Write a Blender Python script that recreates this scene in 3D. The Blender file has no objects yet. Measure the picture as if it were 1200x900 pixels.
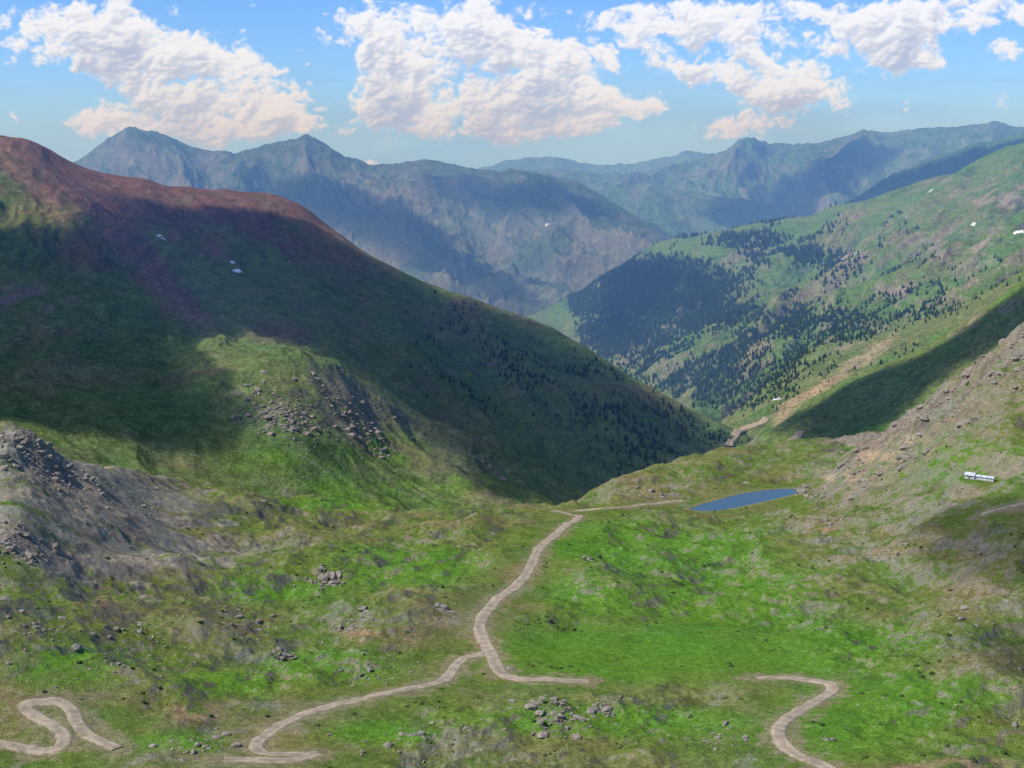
import bpy, math, time
import numpy as np
from mathutils import Vector
T0=time.time()
rng=np.random.default_rng(7)
F=1648.0; TH=math.radians(8.63); CT,ST=math.cos(TH),math.sin(TH)
def at(u,v):
    cx=(np.asarray(u,float)-600)/F; cy=(450-np.asarray(v,float))/F
    dy=CT+cy*ST; dz=-ST+cy*CT
    return cx/dy, dz/dy
def px(x,y,z):
    fc=y*CT-z*ST; up=y*ST+z*CT
    return 600+F*x/fc, 450-F*up/fc
# ---------------------------------------------------------------- noise
def _h(ix,iy,s):
    n=(ix.astype(np.int64)*374761393+iy.astype(np.int64)*668265263+s*1442695041)&0xffffffff
    n=((n^(n>>13))*1274126177)&0xffffffff
    return (n^(n>>16))&0xffff
def perlin(x,y,s=0):
    x0=np.floor(x); y0=np.floor(y); fx=x-x0; fy=y-y0
    u=fx*fx*fx*(fx*(fx*6-15)+10); v=fy*fy*fy*(fy*(fy*6-15)+10)
    def g(i,j):
        a=_h(x0+i,y0+j,s)*(2*math.pi/65536)
        return np.cos(a)*(fx-i)+np.sin(a)*(fy-j)
    a=g(0,0); b=g(1,0); c=g(0,1); d=g(1,1)
    return ((a+(b-a)*u)*(1-v)+(c+(d-c)*u)*v)*1.5
def fbm(x,y,o=5,s=0,g=.5):
    r=0;a=1;t=0
    for i in range(o):
        r=r+a*perlin(x*2**i+i*17.3,y*2**i-i*9.1,s+i); t+=a; a*=g
    return r/t
def ridged(x,y,o=5,s=0,g=.5):
    r=0;a=1;t=0
    for i in range(o):
        n=1-np.abs(perlin(x*2**i+i*11.3,y*2**i+i*5.1,s+i)); r=r+a*n*n; t+=a; a*=g
    return r/t-.62
def billow(x,y,o=5,s=0,g=.5):
    r=0;a=1;t=0
    for i in range(o):
        r=r+a*np.abs(perlin(x*2.1**i+i*11.3,y*2.1**i+i*5.1,s+i)); t+=a; a*=g
    return r/t
def gully(x,y,ang,L,s,o=5,st=3.5,g=.5):
    c,sn=math.cos(ang),math.sin(ang)
    q=(x*c+y*sn); p=(-x*sn+y*c)
    p=p+L*.7*fbm(x/L/2,y/L/2,3,s+50)
    return ridged(p/L,q/(L*st),o,s,g)
def ss(a,b,x):
    t=np.clip((x-a)/(b-a),0,1); return t*t*(3-2*t)
def smax(a,b,k):
    h=np.clip(.5+.5*(b-a)/k,0,1); return a+(b-a)*h+k*h*(1-h)
# ------------------------------------------------------------- fields
def pchip1(xk,yk,x):
    xk=np.asarray(xk,float); yk=np.asarray(yk,float)
    h=np.diff(xk); d=np.diff(yk)/h; m=np.zeros_like(xk)
    if len(xk)==2: return np.interp(x,xk,yk)
    m[1:-1]=np.where(d[:-1]*d[1:]>0,2*d[:-1]*d[1:]/(d[:-1]+d[1:]+1e-30),0); m[0]=d[0]; m[-1]=d[-1]
    xc=np.clip(x,xk[0],xk[-1]); i=np.clip(np.searchsorted(xk,xc)-1,0,len(h)-1)
    t=(xc-xk[i])/h[i]
    return (2*t**3-3*t*t+1)*yk[i]+(t**3-2*t*t+t)*h[i]*m[i]+(-2*t**3+3*t*t)*yk[i+1]+(t**3-t*t)*h[i]*m[i+1]
def row(kn,a,lin=False):
    kn=sorted(kn); u=np.array([k[0] for k in kn]); v=np.array([k[1] for k in kn]); D=np.array([k[2] for k in kn],float)
    ak,tk=at(u,v); Dk=pchip1(ak,D,a); tt=np.interp(a,ak,tk) if lin else pchip1(ak,tk,a)
    return Dk,tt*Dk
def loft(rows,a,D):
    Dk=[];Zk=[]
    for d,z in rows:
        if Dk: d=np.maximum(d,Dk[-1]*1.008)
        Dk.append(d);Zk.append(z)
    Dk=np.array(Dk);Zk=np.array(Zk);K=len(Dk)
    h=np.diff(Dk,axis=0); dl=np.diff(Zk,axis=0)/h
    m=np.zeros_like(Dk)
    same=dl[:-1]*dl[1:]>0
    m[1:-1]=np.where(same,2*dl[:-1]*dl[1:]/(dl[:-1]+dl[1:]+np.where(same,0,1)),0)
    m[0]=dl[0];m[-1]=dl[-1]
    Z=np.full((len(a),len(D)),-3000.)
    DD=D[None,:]
    for k in range(K-1):
        x0=Dk[k][:,None];hh=h[k][:,None]; mk=(DD>=x0)&(DD<=x0+hh)
        t=np.clip((DD-x0)/hh,0,1)
        val=(2*t**3-3*t*t+1)*Zk[k][:,None]+(t**3-2*t*t+t)*hh*m[k][:,None]+(-2*t**3+3*t*t)*Zk[k+1][:,None]+(t**3-t*t)*hh*m[k+1][:,None]
        Z=np.where(mk,val,Z)
    Z=np.where(DD<Dk[0][:,None],Zk[0][:,None]-(Dk[0][:,None]-DD)*.3,Z)
    Z=np.where(DD>Dk[-1][:,None],Zk[-1][:,None]-(DD-Dk[-1][:,None])*.3,Z)
    return Z
def back(r,f,dz): return (r[0]*f,r[1]+dz)
class Fld:
    def __init__(s,a,D,Z):
        s.a=a;s.D=D;s.l=np.log(D);s.Z=Z
        s.X=a[:,None]*D[None,:]; s.Y=np.broadcast_to(D[None,:],Z.shape)
    def h(s,x,y):
        x=np.asarray(x,float);y=np.asarray(y,float)
        a=x/np.maximum(y,1); l=np.log(np.maximum(y,1))
        i=np.interp(a,s.a,np.arange(len(s.a))); j=np.interp(l,s.l,np.arange(len(s.l)))
        i0=np.clip(i.astype(int),0,len(s.a)-2); j0=np.clip(j.astype(int),0,len(s.l)-2); fi=i-i0;fj=j-j0
        z=(s.Z[i0,j0]*(1-fi)+s.Z[i0+1,j0]*fi)*(1-fj)+(s.Z[i0,j0+1]*(1-fi)+s.Z[i0+1,j0+1]*fi)*fj
        ok=(a>=s.a[0])&(a<=s.a[-1])&(l>=s.l[0])&(l<=s.l[-1])
        return np.where(ok,z,-5000.)
fields=[]
def height(x,y,fl=None):
    r=np.full(np.shape(x),-5000.)
    for f in (fl or fields): r=np.maximum(r,f.h(x,y))
    return r
def hit(u,v,fl=None,dmin=300,dmax=18000):
    a,t=at(u,v); D=np.exp(np.linspace(math.log(dmin),math.log(dmax),4200))
    z=height(a*D,D,fl); g=z-t*D
    k=np.argmax(g>=0)
    if g[k]<0: return None
    if k>0:
        w=g[k-1]/(g[k-1]-g[k]); d=D[k-1]+(D[k]-D[k-1])*w
    else: d=D[k]
    return np.array([a*d,d,t*d])
def agrid(lo,hi,n,flo=-.42,fhi=.42,nc=45):
    parts=[]
    if lo<flo: parts.append(np.linspace(lo,flo,nc,endpoint=False))
    parts.append(np.linspace(max(lo,flo),min(hi,fhi),n))
    if hi>fhi: parts.append(np.linspace(fhi,hi,nc+1)[1:])
    return np.concatenate(parts)
def C(*k): return list(k)

# ===================== GROUND (near basin) =====================
aG=agrid(-1.0,1.0,1150)
DG=np.concatenate([np.exp(np.linspace(math.log(15),math.log(400),50,endpoint=False)),np.exp(np.linspace(math.log(400),math.log(1900),1050))])
def rr(v,*ud): return [(u,v,d) for u,d in ud]
g_rows=[(np.full_like(aG,10.),np.full_like(aG,-14.)),
 (np.full_like(aG,150.),np.full_like(aG,-92.)),
 row(rr(900,(-600,420),(0,425),(600,430),(1200,430),(1800,430)),aG),
 row(rr(850,(-600,450),(0,455),(300,475),(600,480),(1200,475),(1800,470)),aG),
 row(rr(800,(-600,470),(0,482),(300,525),(600,535),(900,540),(1200,520),(1800,510)),aG),
 row(rr(750,(-600,500),(0,512),(200,565),(400,595),(600,600),(900,615),(1200,570),(1800,560)),aG),
 row(rr(700,(-600,535),(0,548),(150,610),(300,665),(600,680),(900,710),(1050,680),(1200,630),(1800,610)),aG),
 row(rr(650,(-600,575),(0,592),(100,648),(200,720),(350,780),(600,790),(850,850),(950,830),(1100,750),(1200,700),(1800,670)),aG),
 row(C((-600,580,620),(0,600,640),(100,600,702),(200,612,790),(350,622,870),(450,622,900),(600,620,905),(700,620,920),(850,615,1050),(940,610,1000),(1100,610,830),(1200,600,780),(1800,600,740)),aG),
 row(C((-600,540,670),(0,550,692),(100,567,755),(200,582,870),(350,600,950),(450,608,1000),(600,608,1000),(700,604,1050),(800,599,1150),(850,598,1150),(910,592,1180),(960,583,1150),(1000,575,1080),(1100,565,930),(1200,550,870),(1800,550,830)),aG),
]
crest=row(C((-600,440,750),(-200,470,745),(0,497,745),(40,514,760),(80,537,785),(110,545,812),(200,560,925),(330,580,1030),(450,597,1080),(560,600,1090),(650,597,1110),(680,590,1220),(730,563,1330),(790,543,1400),(850,531,1450),(920,523,1480),(1000,513,1500),(1100,507,1500),(1200,500,1500),(1800,480,1500)),aG)
g_rows+= [crest,back(crest,1.06,-18),back(crest,1.25,-110),back(crest,1.7,-330)]
ZG=loft(g_rows,aG,DG)
sp_rows=[row(C((-600,1500,1000),(800,760,1100),(900,650,1150),(930,606,1180),(960,592,1180),(1000,588,1070),(1100,575,930),(1200,570,840),(1800,560,800)),aG),
 row(C((-600,1500,1100),(800,760,1200),(900,640,1250),(930,590,1260),(960,575,1250),(1000,560,1190),(1100,510,1100),(1200,480,1040),(1800,400,1000)),aG)]
spc=row(C((-600,1400,1300),(800,700,1300),(900,625,1330),(930,578,1330),(960,557,1310),(1000,531,1300),(1030,512,1290),(1060,489,1290),(1110,449,1280),(1160,410,1270),(1200,388,1260),(1400,290,1250),(1800,220,1240)),aG)
sp_rows+=[spc,back(spc,1.08,-45),back(spc,1.35,-260)]
ZS=loft(sp_rows,aG,DG)
ZG=smax(ZG,ZS,10.)
G=Fld(aG,DG,ZG)
# lake
_,tL=at(880,586); zL=float(tL*1200)
lake_px=[(808,597),(822,591),(845,585),(868,579),(893,575),(915,573),(943,572.5),(944,575),(928,580),(908,585),(886,590),(862,595),(838,598.5),(820,599)]
def onz(u,v,z):
    a,t=at(u,v); D=z/t; return (float(a*D),float(D))
lake=np.array([onz(u,v,zL) for u,v in lake_px])
# roads
roads_px={
 'main':[(690,797),(660,797),(635,796),(610,795),(592,791),(582,782),(578,768),(566,750),(562,735),(573,714),(592,695),(610,681),(622,665),(629,648),(637,636),(655,621),(672,610),(679,604),(664,601),(650,597)],
 'left':[(572,763),(556,766),(540,773),(528,788),(518,798),(490,806),(450,815),(400,826),(350,840),(322,853),(304,866),(300,876),(312,884),(345,886),(372,884)],
 'loop':[(262,893),(300,893),(340,893),(372,884)],
 'right':[(885,795),(925,794),(955,796),(974,801),(976,808),(955,823),(928,840),(914,852),(912,862),(920,876),(938,889),(965,899),(990,912)],
 'hair':[(-30,866),(10,871),(45,877),(68,876),(76,868),(72,858),(52,846),(32,834),(30,828),(52,825),(74,827),(86,838),(92,852),(108,864),(138,878)],
 'lake':[(672,598),(700,597),(740,594),(775,590),(800,588)],
 'east':[(1150,606),(1170,600),(1190,594),(1230,584)],
}
hw={'main':3.4,'left':2.9,'loop':2.9,'right':3.0,'hair':2.9,'lake':2.5,'east':2.1}
def dens(P,step):
    P=np.array(P,float); n=len(P); Q=[]
    for i in range(n-1):
        p0=P[max(i-1,0)];p1=P[i];p2=P[i+1];p3=P[min(i+2,n-1)]
        k=max(2,int(np.linalg.norm((p2-p1)[:2])/step))
        for j in range(k):
            t=j/k
            Q.append(.5*((2*p1)+(-p0+p2)*t+(2*p0-5*p1+4*p2-p3)*t*t+(-p0+3*p1-3*p2+p3)*t**3))
    Q.append(P[-1]); return np.array(Q)
roads={}
for k,pl in roads_px.items():
    W=[hit(u,v,[G],200,1700) for u,v in dens(pl,6)]
    W=np.array([w[:2] for w in W if w is not None])
    Q=dens(W,3.0)
    for _ in range(4): Q[1:-1]=(Q[:-2]+2*Q[1:-1]+Q[2:])/4
    roads[k]=Q
def pdist(X,Y,P,closed=False):
    d=np.full(X.shape,1e9)
    n=len(P)
    for i in range(n if closed else n-1):
        p=P[i];q=P[(i+1)%n]; e=q-p; L=e@e+1e-9
        t=np.clip(((X-p[0])*e[0]+(Y-p[1])*e[1])/L,0,1)
        d=np.minimum(d,(X-p[0]-t*e[0])**2+(Y-p[1]-t*e[1])**2)
    return np.sqrt(d)
def inside(X,Y,P):
    c=np.zeros(X.shape,bool); n=len(P)
    for i in range(n):
        x1,y1=P[i];x2,y2=P[(i+1)%n]
        c^=((y1>Y)!=(y2>Y))&(X<(x2-x1)*(Y-y1)/((y2-y1) if y2!=y1 else 1e-9)+x1)
    return c
X,Y=G.X,G.Y
rd=np.full(X.shape,99.)
for k,Q in roads.items():
    q=Q[::3] if len(Q)>12 else Q
    m=(X>Q[:,0].min()-45)&(X<Q[:,0].max()+45)&(Y>Q[:,1].min()-45)&(Y<Q[:,1].max()+45)
    rd[m]=np.minimum(rd[m],pdist(X[m],Y[m],q))
amp=.22+.78*ss(6,42,rd)
u0,v0=px(X,Y,G.Z)
flat=1-.78*ss(1.2,.5,np.hypot((u0-790)/200,(v0-760)/45))
crag=ss(.05,.35,fbm(X/60,Y/60,3,30))
moundH=fbm(X/75,Y/75,3,1)
nz =14*moundH*ss(300,500,Y)
nz+=7.5*ridged(X/46,Y/40,4,5)
nz+=1.5*fbm(X/11,Y/11,3,9)
nz*=flat
screeM=ss(1.25,.7,np.hypot((u0-60)/190,(v0-590)/80))
nz*=1-.6*screeM
spurM=ss(-25,25,(u0-960)*.72+(v0-560)+45)*ss(900,980,u0)*ss(1010,1150,Y)*ss(.0,1,(560-v0)/40+.6)
nz+=screeM*(3*ridged(X/45,Y/45,5,41))+spurM*10*ridged(X/50,Y/50,5,44)
top=ss(1.2,.6,np.hypot((u0-25)/60,(v0-528)/22))
nz+=top*5*ridged(X/20,Y/20,4,47)
nz+=crag*flat*3.2*np.maximum(ridged(X/16,Y/16,4,33),-.1)
ZG=G.Z+nz*amp
dl=pdist(X,Y,lake,True); mi=inside(X,Y,lake)
w=ss(50,0,dl)
ZG=np.where(mi,zL-np.minimum(3,.4+dl*.3),ZG*(1-w)+(zL+.25+.05*dl+.4*fbm(X/9,Y/9,2,3)*ss(0,12,dl))*w)
G.Z=ZG
# level pad for the mine building
wb=hit(1149,562,[G]); zb=float(G.h(wb[0],wb[1]))
bd_=np.hypot(X-wb[0],Y-wb[1]);w=ss(24,12,bd_)
G.Z=G.Z*(1-w)+zb*w
fields.append(G)
# ===================== LEFT MOUNTAIN =====================
aM=agrid(-.95,.33,800,-.42,.33)
DM=np.exp(np.linspace(math.log(900),math.log(4200),640))
mc=row(C((-600,100,2600),(-250,140,2650),(-100,160,2720),(0,158,2750),(30,163,2760),(60,178,2780),(95,195,2800),(120,202,2820),(165,208,2840),(200,219,2850),(260,221,2860),(310,226,2850),(350,240,2820),(380,262,2780),(420,290,2700),(460,312,2650),(520,338,2580),(580,358,2540),(640,380,2500),(700,417,2420),(760,455,2330),(820,487,2230),(870,511,2150),(920,540,2100),(1000,600,2050),(1150,700,2000)),aM)
m_rows=[row(C((-600,640,900),(0,600,930),(200,610,1090),(450,625,1200),(600,622,1300),(700,620,1450),(800,590,1650),(870,565,1850),(920,580,1950),(1150,740,1900)),aM),
 row(C((-600,600,1000),(0,565,1100),(200,590,1250),(450,613,1350),(600,608,1450),(700,600,1650),(800,566,1850),(870,545,2000),(920,560,2010),(1150,730,1930)),aM),
 row(C((-600,500,1300),(0,480,1400),(200,500,1450),(330,500,1480),(450,540,1550),(600,552,1700),(700,545,1850),(800,532,1980),(870,530,2060),(920,552,2040),(1150,720,1950)),aM),
 row(C((-600,420,1600),(0,420,1680),(200,425,1700),(250,419,1660),(330,418,1650),(400,436,1680),(440,458,1740),(520,488,1880),(600,490,2000),(700,485,2080),(800,510,2110),(870,522,2090),(920,548,2060),(1150,715,1960)),aM),
 row(C((-600,410,1750),(0,400,1800),(200,412,1830),(330,415,1800),(400,425,1830),(440,440,1880),(520,465,1980),(600,470,2080),(700,470,2150),(800,503,2150),(870,518,2110),(920,545,2070),(1150,712,1970)),aM),
 row(C((-600,300,2150),(0,320,2150),(200,345,2200),(350,368,2230),(450,400,2220),(600,430,2270),(700,450,2270),(800,497,2180),(870,515,2125),(920,543,2080),(1150,708,1980)),aM),
 row(C((-600,200,2400),(0,235,2450),(200,275,2530),(350,298,2560),(450,348,2480),(600,396,2440),(700,433,2350),(800,490,2205),(870,513,2138),(920,541,2090),(1150,704,1990)),aM),
 mc,back(mc,1.06,-30),back(mc,1.25,-230),back(mc,1.6,-600)]
ZM=loft(m_rows,aM,DM); M=Fld(aM,DM,ZM); X,Y=M.X,M.Y
cd=np.abs(np.log(Y/mc[0][:,None])); wc=.25+.75*ss(.0,.12,cd)
fl=ss(1200,1700,Y)
nzM=(42*gully(X,Y,-1.0,170,60,5)+ 12*fbm(X/120,Y/120,4,61)+ 5*ridged(X/30,Y/30,4,66))*wc*(.35+.65*fl)
uM,vM=px(X,Y,M.Z)
kn=ss(1.2,.5,np.hypot((uM-350)/140,(vM-470)/50))
nzM=nzM*(1-.5*kn)+kn*9*ridged(X/60,Y/60,5,70)
M.Z=ZM+nzM
fields.append(M)
# ===================== RIGHT VALLEY SIDE =====================
aR=agrid(-.1,1.0,760,-.1,.42)
DR=np.exp(np.linspace(math.log(1450),math.log(8200),820))
r3c=row(C((400,900,1900),(800,640,1900),(860,545,1930),(900,499,1960),(960,464,1950),(1000,442,1930),(1080,409,1900),(1130,377,1880),(1200,326,1850),(1400,230,1800),(1800,150,1800)),aR)
r3=loft([row(C((400,950,1500),(800,700,1500),(860,600,1550),(940,560,1550),(1000,545,1480),(1200,520,1450),(1800,500,1450)),aR),
 row(C((400,920,1750),(800,660,1750),(860,560,1780),(900,524,1790),(960,510,1760),(1000,500,1720),(1200,440,1640),(1800,350,1600)),aR),r3c,back(r3c,1.08,-50),back(r3c,1.35,-260)],aR,DR)
r4c=row(C((400,900,2500),(780,560,2400),(840,500,2400),(860,484,2450),(880,468,2500),(920,431,2600),(960,405,2620),(1000,395,2620),(1040,385,2600),(1100,368,2550),(1200,318,2500),(1400,230,2400),(1800,150,2400)),aR)
r4=loft([row(C((400,900,1700),(780,620,1800),(840,560,1850),(900,540,1850),(1000,530,1800),(1200,500,1750),(1800,480,1700)),aR),
 row(C((400,900,2100),(780,590,2100),(840,525,2120),(870,512,2150),(900,500,2180),(960,475,2200),(1100,440,2150),(1200,400,2100),(1800,300,2100)),aR),
 r4c,back(r4c,1.06,-45),back(r4c,1.35,-300)],aR,DR)
r5c=row(C((300,460,7000),(560,392,6700),(600,374,6500),(630,361,6350),(680,344,6250),(720,319,6000),(760,290,5850),(790,280,5750),(830,273,5600),(900,262,5500),(950,254,5400),(1000,236,5200),(1060,220,5000),(1100,206,4900),(1150,188,4800),(1200,168,4700),(1400,110,4600),(1800,80,4500)),aR,True)
r5=loft([row(C((300,560,4500),(640,470,4200),(750,500,3000),(840,530,2400),(900,520,2300),(1000,480,2300),(1200,400,2200),(1800,300,2200)),aR),
 row(C((300,480,6300),(640,378,6050),(700,416,4800),(750,450,3900),(800,480,3300),(850,488,2950),(900,465,2850),(1000,420,2800),(1200,340,2650),(1800,260,2600)),aR),
 row(C((300,475,6600),(640,372,6150),(700,387,5300),(760,390,4500),(800,405,4050),(850,415,3700),(900,392,3600),(1000,350,3500),(1100,310,3400),(1200,270,3300),(1800,200,3200)),aR),
 row(C((300,470,6800),(640,366,6250),(700,362,5800),(760,338,5300),(800,338,5000),(850,338,4800),(900,325,4600),(1000,292,4500),(1100,258,4300),(1200,220,4200),(1800,140,4000)),aR),
 r5c,back(r5c,1.05,-50),back(r5c,1.3,-500)],aR,DR)
X=aR[:,None]*DR[None,:];Y=np.broadcast_to(DR[None,:],r5.shape)
cd=np.abs(np.log(Y/r5c[0][:,None])); wc5=.3+.7*ss(.0,.12,cd)
r5=r5+wc5*(150*gully(X,Y,3.5,460,80,5,3.)+20*ridged(X/130,Y/130,5,83))
r4=r4+28*gully(X,Y,3.6,130,90,5,3.)*(.3+.7*ss(0,.1,np.abs(np.log(Y/r4c[0][:,None]))))
r3=r3+20*gully(X,Y,3.6,120,95,5,3.)*(.3+.7*ss(0,.1,np.abs(np.log(Y/r3c[0][:,None]))))
ZR=smax(smax(r5,r4,15.),r3,10.)+3*fbm(X/40,Y/40,4,99)
R=Fld(aR,DR,ZR); fields.append(R)
# ===================== FAR RANGES =====================
aA=agrid(-.85,.36,1000,-.42,.36)
DA=np.exp(np.linspace(math.log(5500),math.log(12500),480))
Ac=row(C((-600,200,9500),(-300,225,9300),(0,215,9200),(60,203,9100),(95,187,9000),(125,163,9000),(148,151,9000),(160,151,9000),(185,157,9000),(210,167,9000),(240,176,8950),(275,180,8900),(300,172,8900),(325,166,8850),(345,162,8800),(358,156,8800),(375,165,8800),(400,180,8700),(440,193,8600),(470,190,8500),(500,185,8400),(540,196,8300),(570,200,8200),(600,200,8100),(640,205,8000),(680,213,7900),(700,225,7800),(740,249,7600),(770,262,7500),(800,287,7300),(850,325,7100),(1200,560,7000)),aA,True)
A_rows=[row(C((-600,520,5500),(0,480,5500),(300,450,5700),(640,430,5800),(850,420,6000),(1200,600,6000)),aA),
 row(C((-600,420,6300),(0,400,6400),(300,390,6400),(500,372,6450),(640,364,6500),(700,345,6600),(760,320,6700),(850,365,6700),(1200,590,6500)),aA),
 row(C((-600,330,7500),(0,320,7400),(150,300,7500),(300,290,7500),(400,285,7400),(500,285,7300),(600,290,7150),(700,292,7000),(760,290,6950),(850,345,6900),(1200,575,6700)),aA),
 Ac,back(Ac,1.04,-90),back(Ac,1.25,-900)]
ZA=loft(A_rows,aA,DA);A=Fld(aA,DA,ZA);X,Y=A.X,A.Y
cd=np.abs(np.log(Y/Ac[0][:,None])); wc=.10+.90*ss(0,.13,cd)
A.Z=ZA+wc*(560*gully(X,Y,-.95,820,110,6,2.6,.52)+90*ridged(X/260,Y/260,5,115))+30*ridged(X/150,Y/150,5,117,.6)
fields.append(A)
aB=agrid(-.6,.85,1000,-.25,.42,40)
DB=np.exp(np.linspace(math.log(6600),math.log(21000),600))
Bc=row(C((-200,240,12000),(400,225,12000),(560,206,12000),(620,203,12000),(660,200,12000),(700,205,12000),(740,204,12000),(780,195,12000),(820,189,12000),(850,178,12000),(866,164,12000),(878,161,12000),(900,170,12000),(940,168,11800),(980,164,11600),(1010,155,11400),(1040,158,11300),(1080,152,11200),(1120,150,11100),(1150,146,11000),(1165,142,11000),(1190,149,11000),(1210,152,11000),(1300,140,11000),(1800,170,11000)),aB,True)
Bz=loft([row(C((-200,400,8500),(700,330,8300),(1200,330,8000),(1800,330,8000)),aB),row(C((-200,300,10000),(600,262,10000),(800,250,9800),(1000,240,9500),(1200,230,9300),(1800,230,9300)),aB),Bc,back(Bc,1.04,-80),back(Bc,1.2,-900)],aB,DB)
Cc=row(C((-200,240,16500),(400,225,16500),(540,205,16500),(590,191,16500),(620,187,16500),(650,186,16500),(668,190,16500),(700,196,16500),(740,193,16500),(770,187,16500),(800,180,16500),(820,179,16500),(850,186,16500),(1000,200,16500),(1800,220,16500)),aB,True)
Cz=loft([back(Cc,.8,-700),Cc,back(Cc,1.05,-400),back(Cc,1.2,-900)],aB,DB)
# an intermediate side ridge between the near range and the far one
Dc=row(C((-200,500,9800),(560,300,9800),(640,248,9800),(700,226,9800),(760,214,9800),(820,228,9700),(880,236,9600),(940,252,9500),(1000,300,9500),(1800,500,9500)),aB,True)
Dz=loft([back(Dc,.86,-420),Dc,back(Dc,1.06,-160),back(Dc,1.2,-900)],aB,DB)
Ec=row(C((-200,700,7500),(780,360,7500),(900,275,7500),(960,252,7500),(1000,231,7500),(1060,198,7500),(1100,183,7500),(1150,166,7500),(1200,156,7500),(1400,110,7400),(1800,100,7400)),aB,True)
Ez=loft([back(Ec,.88,-500),Ec,back(Ec,1.06,-150),back(Ec,1.25,-1000)],aB,DB)
X=aB[:,None]*DB[None,:];Y=np.broadcast_to(DB[None,:],Bz.shape)
Bz+= (.12+.88*ss(0,.12,np.abs(np.log(Y/Bc[0][:,None]))))*(430*gully(X,Y,-1.9,1000,130,6,3.2,.45)+60*ridged(X/300,Y/300,4,137))*ss(.0,.10,np.log(Y/8000)+.03)+48*ridged(X/220,Y/220,5,139,.55)
Cz+=110*ridged(X/520,Y/520,5,141)
Dz+=70*ridged(X/330,Y/330,5,147)
Ez+=42*ridged(X/240,Y/240,5,143)
ZB=np.maximum(np.maximum(np.maximum(Bz,Cz),Ez),Dz);B=Fld(aB,DB,ZB);fields.append(B)
print('fields',time.time()-T0)
# ===================== mesh + colour =====================
def mesh_from(name,V,Fc,n=4,smooth=True):
    me=bpy.data.meshes.new(name); V=np.ascontiguousarray(V,dtype=np.float32); Fc=np.ascontiguousarray(Fc,dtype=np.int32)
    me.vertices.add(len(V)); me.vertices.foreach_set('co',V.ravel())
    me.loops.add(Fc.size); me.loops.foreach_set('vertex_index',Fc.ravel())
    me.polygons.add(len(Fc)); me.polygons.foreach_set('loop_start',np.arange(0,Fc.size,n,dtype=np.int32))
    me.update(calc_edges=True)
    me.polygons.foreach_set('use_smooth',np.full(len(Fc),smooth))
    ob=bpy.data.objects.new(name,me); bpy.context.collection.objects.link(ob); return ob
def setcol(ob,col,alpha=None):
    at_=ob.data.color_attributes.new('Col','FLOAT_COLOR','POINT')
    c=np.ones((len(ob.data.vertices),4),np.float32); c[:,:3]=col.reshape(-1,3)
    if alpha is not None: c[:,3]=alpha.reshape(-1)
    at_.data.foreach_set('color',c.ravel())
def gridfaces(na,nl):
    idx=np.arange(na*nl).reshape(na,nl)
    return np.stack([idx[:-1,:-1],idx[1:,:-1],idx[1:,1:],idx[:-1,1:]],-1).reshape(-1,4)
def grid_mesh(name,f,col,mat):
    na,nl=f.Z.shape; V=np.stack([f.X,f.Y,f.Z],-1).reshape(-1,3)
    ob=mesh_from(name,V,gridfaces(na,nl)); setcol(ob,col); ob.data.materials.append(mat); return ob
def mixc(c,k,m):
    return c*(1-m[...,None])+np.array(k,float)*m[...,None]
def blob(u,v,L):
    r=np.zeros(u.shape)
    for (a,b,ru,rv) in L: r=np.maximum(r,ss(1.3,.4,np.hypot((u-a)/ru,(v-b)/rv)))
    return r
def slope(f):
    gx=np.gradient(f.Z,axis=0)/np.maximum(np.gradient(f.X,axis=0),.1)
    Dd=np.gradient(f.D)[None,:]; gy=(np.gradient(f.Z,axis=1)-gx*np.gradient(f.X,axis=1))/Dd
    return np.hypot(gx,gy)
class NT:
    def __init__(s,tree): s.t=tree;s.n=tree.nodes;s.l=tree.links
    def new(s,ty,**k):
        n=s.n.new(ty)
        for a,b in k.items(): setattr(n,a,b)
        return n
    def math(s,op,a,b=None,c=None,clamp=False):
        n=s.n.new('ShaderNodeMath');n.operation=op;n.use_clamp=clamp
        for i,x in enumerate([a,b,c]):
            if x is None: continue
            if isinstance(x,(int,float)): n.inputs[i].default_value=x
            else: s.l.new(x,n.inputs[i])
        return n.outputs[0]
    def ramp(s,x,a,b,lo=0.,hi=1.):
        n=s.n.new('ShaderNodeMapRange');n.interpolation_type='SMOOTHSTEP'
        n.inputs[1].default_value=a;n.inputs[2].default_value=b;n.inputs[3].default_value=lo;n.inputs[4].default_value=hi
        s.l.new(x,n.inputs[0]);return n.outputs[0]
    def noise(s,vec,sc,det=4,ro=.6):
        n=s.n.new('ShaderNodeTexNoise');n.inputs['Scale'].default_value=sc;n.inputs['Detail'].default_value=det;n.inputs['Roughness'].default_value=ro
        s.l.new(vec,n.inputs['Vector']);return n.outputs['Fac']
    def mix(s,f,a,b,bt='MIX'):
        n=s.n.new('ShaderNodeMix');n.data_type='RGBA';n.blend_type=bt
        for i,x in ((0,f),(6,a),(7,b)):
            if isinstance(x,(int,float)): n.inputs[i].default_value=x
            elif isinstance(x,tuple): n.inputs[i].default_value=(*x,1)
            else: s.l.new(x,n.inputs[i])
        return n.outputs[2]
def base_mat(name):
    m=bpy.data.materials.new(name);m.use_nodes=True;t=NT(m.node_tree);b=m.node_tree.nodes['Principled BSDF']
    b.inputs['Roughness'].default_value=.95;b.inputs['Specular IOR Level'].default_value=.05
    return m,t,b
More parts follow.
